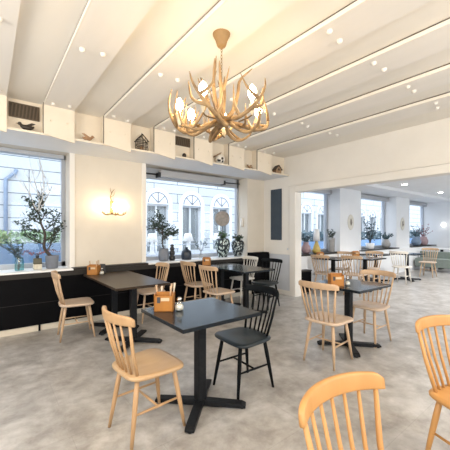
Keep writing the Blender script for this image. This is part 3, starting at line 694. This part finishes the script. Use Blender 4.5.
def bigvase(label, x, y, s, m_, leafm):
    t = vessel('patterned_vase', label, 'vase', x, y, [(.075*s, 0), (.085*s, .01*s), (.125*s, .14*s), (.145*s, .24*s), (.135*s, .31*s), (.105*s, .345*s), (.095*s, .35*s), (.085*s, .34*s)], m_)
    m = MB(); lf = MB()
    for k in range(14):
        a = k*.9; sp = random.uniform(.04, .13); c = curve([(0, 0, .2*s), (.3*sp*math.cos(a), .3*sp*math.sin(a), .36*s), (sp*math.cos(a), sp*math.sin(a), .36*s+random.uniform(.03, .13))], 6); m.tube(c, .003, 5)
        for j in (3, 4, 5, 6):
            for q in range(3): lf.leaf(c[j], (random.uniform(-1, 1), random.uniform(-1, 1), random.uniform(-.2, .7)), random.uniform(.035, .06), .016)
    m.build('stem', 'bark', t); lf.build('foliage', leafm, t)
bigvase('large pale-spotted patterned vase with sprigs on the second window sill', 3.92, 5.10, 1.12, 'spotvase', 'leafgreen')
bigvase('smaller dark patterned vase with leaves on the sill, nearest the corner', 4.34, 5.10, 1.0, 'spotvase2', 'leaf')
t = thing('disc_sculpture', 'grey speckled round disc on a thin stand in the second window', 'sculpture', (4.06, 5.29, ZP))
MB().lathe([(.06, 0), (.06, .02)], (0, 0, 0), 18).build('base', 'blackcer', t); MB().tube([(0, 0, .015), (0, 0, .68)], .006, 8).build('rod', 'iron', t)
d_ = MB().lathe([(.14, -.016), (.163, -.008), (.168, 0), (.163, .008), (.14, .016)], (0, 0, 0), 32).build('disc', 'greybeige', t, (0, 0, .82)); d_.rotation_euler = (PI/2, 0, math.radians(-25))

# second room window sills
e3 = O2
def flowers(t, n, r, z0, z1, lm, size=.05):
    m = MB(); lf = MB()
    for k in range(n):
        a = k*2.4; c = curve([(0, 0, z0*.3), (.03*math.cos(a), .03*math.sin(a), z0), (r*random.uniform(.4, 1)*math.cos(a), r*random.uniform(.4, 1)*math.sin(a), random.uniform(z0+.4*(z1-z0), z1))], 7); m.tube(c, .004, 5)
        for j in (4, 5, 6, 7):
            for q in range(3): lf.leaf(c[j], (random.uniform(-1, 1), random.uniform(-1, 1), random.uniform(-.2, .8)), random.uniform(.6, 1)*size, size*.28)
    m.build('stem', 'bark', t); lf.build('foliage', lm, t)
def spot(px, y): return ratio(px)*y
y = Y2+.12
t = vessel('vase', 'mauve vase on the far-room sill at the edge of the opening', 'vase', spot(306, y), y, [(.07, 0), (.11, .06), (.11, .16), (.06, .24), (.075, .28), (.05, .28)], 'pink'); flowers(t, 8, .14, .28, .46, 'leafblue', .06)
t = thing('table_lamp', 'table lamp with white shade and amber base on the far-room sill', 'lamp', (spot(316.5, y-.05), y-.05, ZP))
MB().lathe([(.07, 0), (.10, .04), (.09, .12), (.04, .26), (.025, .32)], (0, 0, 0), 20).build('base', 'yellowglass', t); MB().lathe([(.085, .30), (.065, .60), (.062, .60), (.08, .30)], (0, 0, 0), 24).build('lamp_shade', 'shade', t)
t = vessel('vase', 'tall pale cylindrical vase with branches on the far-room sill', 'vase', spot(331.5, y), y, [(.075, 0), (.08, .02), (.082, .30), (.085, .36), (.075, .36), (.07, .33)], 'greycer'); flowers(t, 9, .17, .36, .62, 'leaf', .06)
t = vessel('potted_tree', 'small tree in a white pot in the far-room middle window', 'potted tree', spot(370, y+.05), y+.05, [(.09, 0), (.11, .02), (.13, .17), (.11, .18), (.10, .16)], 'shade'); flowers(t, 22, .24, .25, 1.0, 'leafblue', .075)
t = vessel('vase', 'round grey-blue vase with flowers in the far-room middle window', 'vase', spot(386, y), y, [(.08, 0), (.13, .06), (.14, .14), (.09, .23), (.08, .28), (.06, .28)], 'greycer'); flowers(t, 10, .24, .28, .48, 'leafblue', .08)
t = vessel('vase', 'blue round vase with twigs in the far-room last window', 'vase', spot(416, y), y, [(.09, 0), (.16, .08), (.17, .18), (.11, .29), (.12, .34), (.09, .34)], 'bluecer'); flowers(t, 10, .3, .34, .72, 'leafblue', .08)
t = vessel('vase', 'mauve round vase with twigs in the far-room last window', 'vase', spot(423.5, y-.05), y-.05, [(.09, 0), (.15, .08), (.16, .18), (.11, .29), (.11, .34), (.09, .34)], 'pink'); flowers(t, 10, .32, .34, .8, 'berry', .07)
# oval plaques
for px, s, l in ((350.5, 1.0, 'oval cream plaque with dark relief on the first far-room pillar'), (402.3, 1.0, 'oval cream plaque with dark relief on the second far-room pillar')):
    t = thing('oval_plaque', l, 'plaque', (spot(px, Y2), Y2, 1.62)); 
    o = MB().lathe([(.15, 0), (.16, .008), (.15, .018), (.13, .012)], (0, 0, 0), 28, 1.35).build('oval', 'plaque', t, (0, 0, 0)); o.rotation_euler = (PI/2, 0, 0)
    m = MB().ball((0, -.02, .03), .035, sc=(1, .4, 1.2)).tube([(0, -.018, 0), (0, -.018, -.09)], [.035, .008], 10).tube([(.0, -.018, .05), (.05, -.018, .11)], [.012, .003], 6).tube([(.0, -.018, .05), (-.05, -.018, .10)], [.012, .003], 6); m.build('relief', 'plaquefig', t)
# far-room furniture
t = thing('banquette', 'low grey-green upholstered banquette at the far end of the far room', 'bench', (11.9, 3.0, 0))
MB().box(0, .55, -3.2, 1.35, .14, .44).build('seat', 'green', t, bevel=.02); MB().box(.42, .56, -3.2, 1.35, .44, .66).build('backrest', 'green', t, bevel=.02)
for yy in (-3.0, -1.6, -.2, .9):
    for xx in (.06, .48): MB().tube([(xx, yy, 0), (xx, yy, .15)], [.015, .022], 8).build('leg', 'blacksteel', t)
t = thing('counter_table', 'long white-topped table behind the grey-green banquette', 'table', (13.1, 3.0, 0))
MB().box(-.38, .38, -2.4, 1.2, .72, .75).build('tabletop', 'sill', t)
for yy in (-2.1, .9): MB().box(-.04, .04, yy-.04, yy+.04, .02, .72).box(-.3, .3, yy-.04, yy+.04, 0, .03).build('leg', 'blacksteel', t)
t = thing('window_bench', 'dark box bench against the far-room window wall, by the opening', 'bench', (5.66, 4.315, 0))
MB().box(-.32, .14, -.075, .085, .03, .47).build('body', 'blackpanel', t, bevel=.01); MB().box(-.33, .15, -.08, .09, .47, .50).build('seat_board', 'cap', t); MB().box(-.3, .12, -.07, .08, 0, .03).build('plinth', 'cap', t)
t = thing('globe_wall_lamp', 'round white glowing wall lamp on the far end wall', 'wall lamp', (X2, spot(444, 1) and X2/ratio(444.5), 1.62))
MB().tube([(-.001, 0, 0), (-.05, 0, 0)], .05, 14).build('mount', 'steel', t); MB().ball((-.11, 0, 0), .085, 18).build('globe', 'globe', t)
# ceiling spots of the far room
def p_at(px, v, z):
    d = (z-1.38)*305/(231-v); r = (px-225)/305; return d*(.6157+.788*r), d*(.788-.6157*r)
for px, v, l in ((404.5, 184, 'recessed ceiling spot in the far room, nearer the header'), (440.5, 192, 'recessed ceiling spot in the far room, farther right toward the end wall')):
    x, y = p_at(px, v, ZC2)
    t = thing('ceiling_spot', l, 'ceiling light', (x, y, ZC2))
    MB().lathe([(.085, -.001), (.085, -.012), (.07, -.016)], (0, 0, 0), 20).build('ring', 'white', t); MB().lathe([(.068, -.0165), (.066, -.020), (.03, -.026)], (0, 0, 0), 20).build('lens', 'spot', t)

# ------------------------------------------------------------------ street outside
struct(MB().box(-20, 60, YG+.2, 40, -.35, -.15).build('street', 'street'))
YF = 14.0
b = thing('building', 'pale rusticated stone building with arched windows across the street', 'building', (0, 0, 0))
ARX = [ratio(p)*YF for p in (158, 192, 223)]; st = ARX[1]-ARX[0]; xs = [ARX[0]+st*k for k in range(0, 14)]
SP, AR = 2.72, .80
# wall with arched openings built column by column
m = MB(); m.box(-22, xs[0]-AR, YF, YF+.5, -.2, 9)
for i, x in enumerate(xs):
    nx = xs[i+1]-AR if i+1 < len(xs) else 60
    m.box(x+AR, nx, YF, YF+.5, -.2, 9); m.box(x-AR, x+AR, YF, YF+.5, -.2, .35)
    arc = [(x+AR*math.cos(PI*k/14), SP+AR*math.sin(PI*k/14)) for k in range(15)]
    for k in range(14):
        p, q = arc[k], arc[k+1]
        m.prism([p, q, (q[0], 9), (p[0], 9)], 'y', YF, YF+.5)
m.build('stone_wall', 'facade', b)
for x in xs:
    g = MB().box(x-AR, x+AR, YF+.30, YF+.33, .35, SP).build('window', 'outglass', b)
    f = MB().box(x-AR, x-AR+.22, YF+.0, YF+.3, .35, SP).box(x+AR-.22, x+AR, YF+.0, YF+.3, .35, SP).box(x-.04, x+.04, YF+.2, YF+.3, .35, SP).box(x-AR, x+AR, YF+.18, YF+.3, SP-.08, SP+.04)
    f.build('window_frame', 'archwhite', g)
    h = MB().prism([(x+AR*math.cos(PI*k/14), SP+AR*math.sin(PI*k/14)) for k in range(15)], 'y', YF-.03, YF+.3).build('fanlight', 'archwhite', b)
    m = MB()
    for k in (1, 2, 3): a = PI*k/4; m.tube([(x+.02*math.cos(a), YF-.035, SP+.06+.02*math.sin(a)), (x+.50*math.cos(a), YF-.035, SP+.06+.50*math.sin(a))], .022, 6)
    m.tube([(x+.52*math.cos(PI*k/12), YF-.035, SP+.06+.52*math.sin(PI*k/12)) for k in range(13)], .022, 6); m.build('fan_bar', 'slate', h)
px_ = .0384*13.9; MB().tube([(px_+.02, 13.88, -.2), (px_+.02, 13.88, 3.3), (px_+.3, 13.88, 3.55), (px_+.35, 13.88, 3.7)], .07, 10).build('drainpipe', 'bluecer', b)
t = thing('street_planter', 'blue planter box with a pale hedge outside the left window', 'planter', (.65, 7.2, -.15))
MB().box(-1.6, .75, -.3, .3, 0, 1.28).build('box', 'planterblue', t, bevel=.02)
m = MB()
for k in range(900): m.leaf((random.uniform(-1.6, .75), random.uniform(-.3, .3), random.uniform(1.27, 1.5)), (random.uniform(-1, 1), random.uniform(-1, 1), random.uniform(0, 1)), .09, .028)
m.build('hedge', 'hedge', t)
t = thing('street_hedge', 'blue-green planted hedge box outside the far-room windows', 'hedge', (15, 9.5, -.15))
MB().box(-4.5, 18, -.35, .35, 0, 1.0).build('box', 'planterblue', t)
m = MB()
for k in range(3500): m.leaf((random.uniform(-4.5, 18), random.uniform(-.35, .35), random.uniform(.95, 1.45)), (random.uniform(-1, 1), random.uniform(-1, 1), random.uniform(0, 1)), .16, .05)
m.build('foliage', 'leafblue', t)
t = thing('terrace_table', 'long table carrying three white lamps outside the second window', 'table', (4.6, 7.5, -.15))
MB().box(-1.9, 1.9, -.3, .3, .86, .90).build('tabletop', 'frame', t)
for xx in (-1.7, 0, 1.7): MB().box(xx-.03, xx+.03, -.25, .25, 0, .86).build('leg', 'frame', t)
lamp0 = None
for px, l in ((152, 'leftmost of the three white-shaded lamps outside the second window'), (188, 'middle of the three white-shaded lamps outside the second window'), (217.5, 'rightmost of the three white-shaded lamps outside, behind the spotted vase')):
    X = ratio(px)*7.5
    if lamp0 is None:
        lamp0 = t = thing('terrace_lamp', l, 'lamp', (X, 7.5, .7505))
        MB().lathe([(.09, 0), (.10, .02), (.05, .06), (.055, .18), (.04, .30), (.02, .36)], (0, 0, 0), 18).build('base', 'shade', t); MB().lathe([(.16, .34), (.10, .54), (.09, .56), (.03, .565)], (0, 0, 0), 22).build('lamp_shade', 'shade', t)
    else: dup(lamp0, (X, 7.5, .7505), 0, l)
t = thing('street_railing', 'thin metal railing in front of the arched facade', 'railing', (6.5, 9.0, -.15))
m = MB()
for z in (.55, .8, 1.08): m.tube([(-3.5, 0, z), (3.2, 0, z)], .018, 6)
m.build('rail', 'frame', t)
for k in range(12): MB().tube([(-3.5+k*.609, 0, 0), (-3.5+k*.609, 0, 1.1)], .02, 6).build('post', 'frame', t)

# ------------------------------------------------------------------ light
w = bpy.data.worlds.new('world'); SC.world = w; w.use_nodes = True
bg = w.node_tree.nodes['Background']; bg.inputs['Color'].default_value = (.80, .90, 1, 1); bg.inputs['Strength'].default_value = 3.3
def area(name, loc, rot, sx, sy, pw, col):
    l = bpy.data.lights.new(name, 'AREA'); l.shape = 'RECTANGLE'; l.size = sx; l.size_y = sy; l.energy = pw; l.color = col
    o = bpy.data.objects.new(name, l); C.objects.link(o); o.location = loc; o.rotation_euler = rot; return o
def point(name, loc, pw, col, r=.12):
    l = bpy.data.lights.new(name, 'POINT'); l.energy = pw; l.color = col; l.shadow_soft_size = r
    o = bpy.data.objects.new(name, l); C.objects.link(o); o.location = loc; return o
WARM = (1, .85, .66)
# added warm fill points out of view, with no lamps modelled
point('fill_light', (-1.0, -.9, 2.35), 125, WARM, .25)
point('fill_light', (2.6, -1.2, 2.35), 125, WARM, .25)
point('fill_light', (-1.4, 2.0, 2.35), 85, WARM, .25)
# far room recessed spots
for x, y in ((7.0, 2.2), (9.5, 2.2), (12.2, 2.2), (7.0, -.5), (10, -.5)):
    l = bpy.data.lights.new('recessed_spot', 'SPOT'); l.energy = 210; l.spot_size = 2.4; l.spot_blend = .6; l.color = (1, .96, .9); l.shadow_soft_size = .08
    o = bpy.data.objects.new('recessed_spot', l); C.objects.link(o); o.location = (x, y, ZC2-.03)

# ------------------------------------------------------------------ camera
cam = bpy.data.cameras.new('camera'); co = bpy.data.objects.new('camera', cam); C.objects.link(co); SC.camera = co
co.location = (0, 0, 1.38); co.rotation_euler = (PI/2, 0, math.radians(-38))
cam.sensor_width = 36; cam.lens = 305/450*36; cam.shift_y = 6/450; cam.clip_start = .05; cam.clip_end = 300
vs = SC.view_settings; vs.view_transform = 'Standard'; vs.look = 'None'; vs.gamma = 1; vs.exposure = .10; vs.use_curve_mapping = False
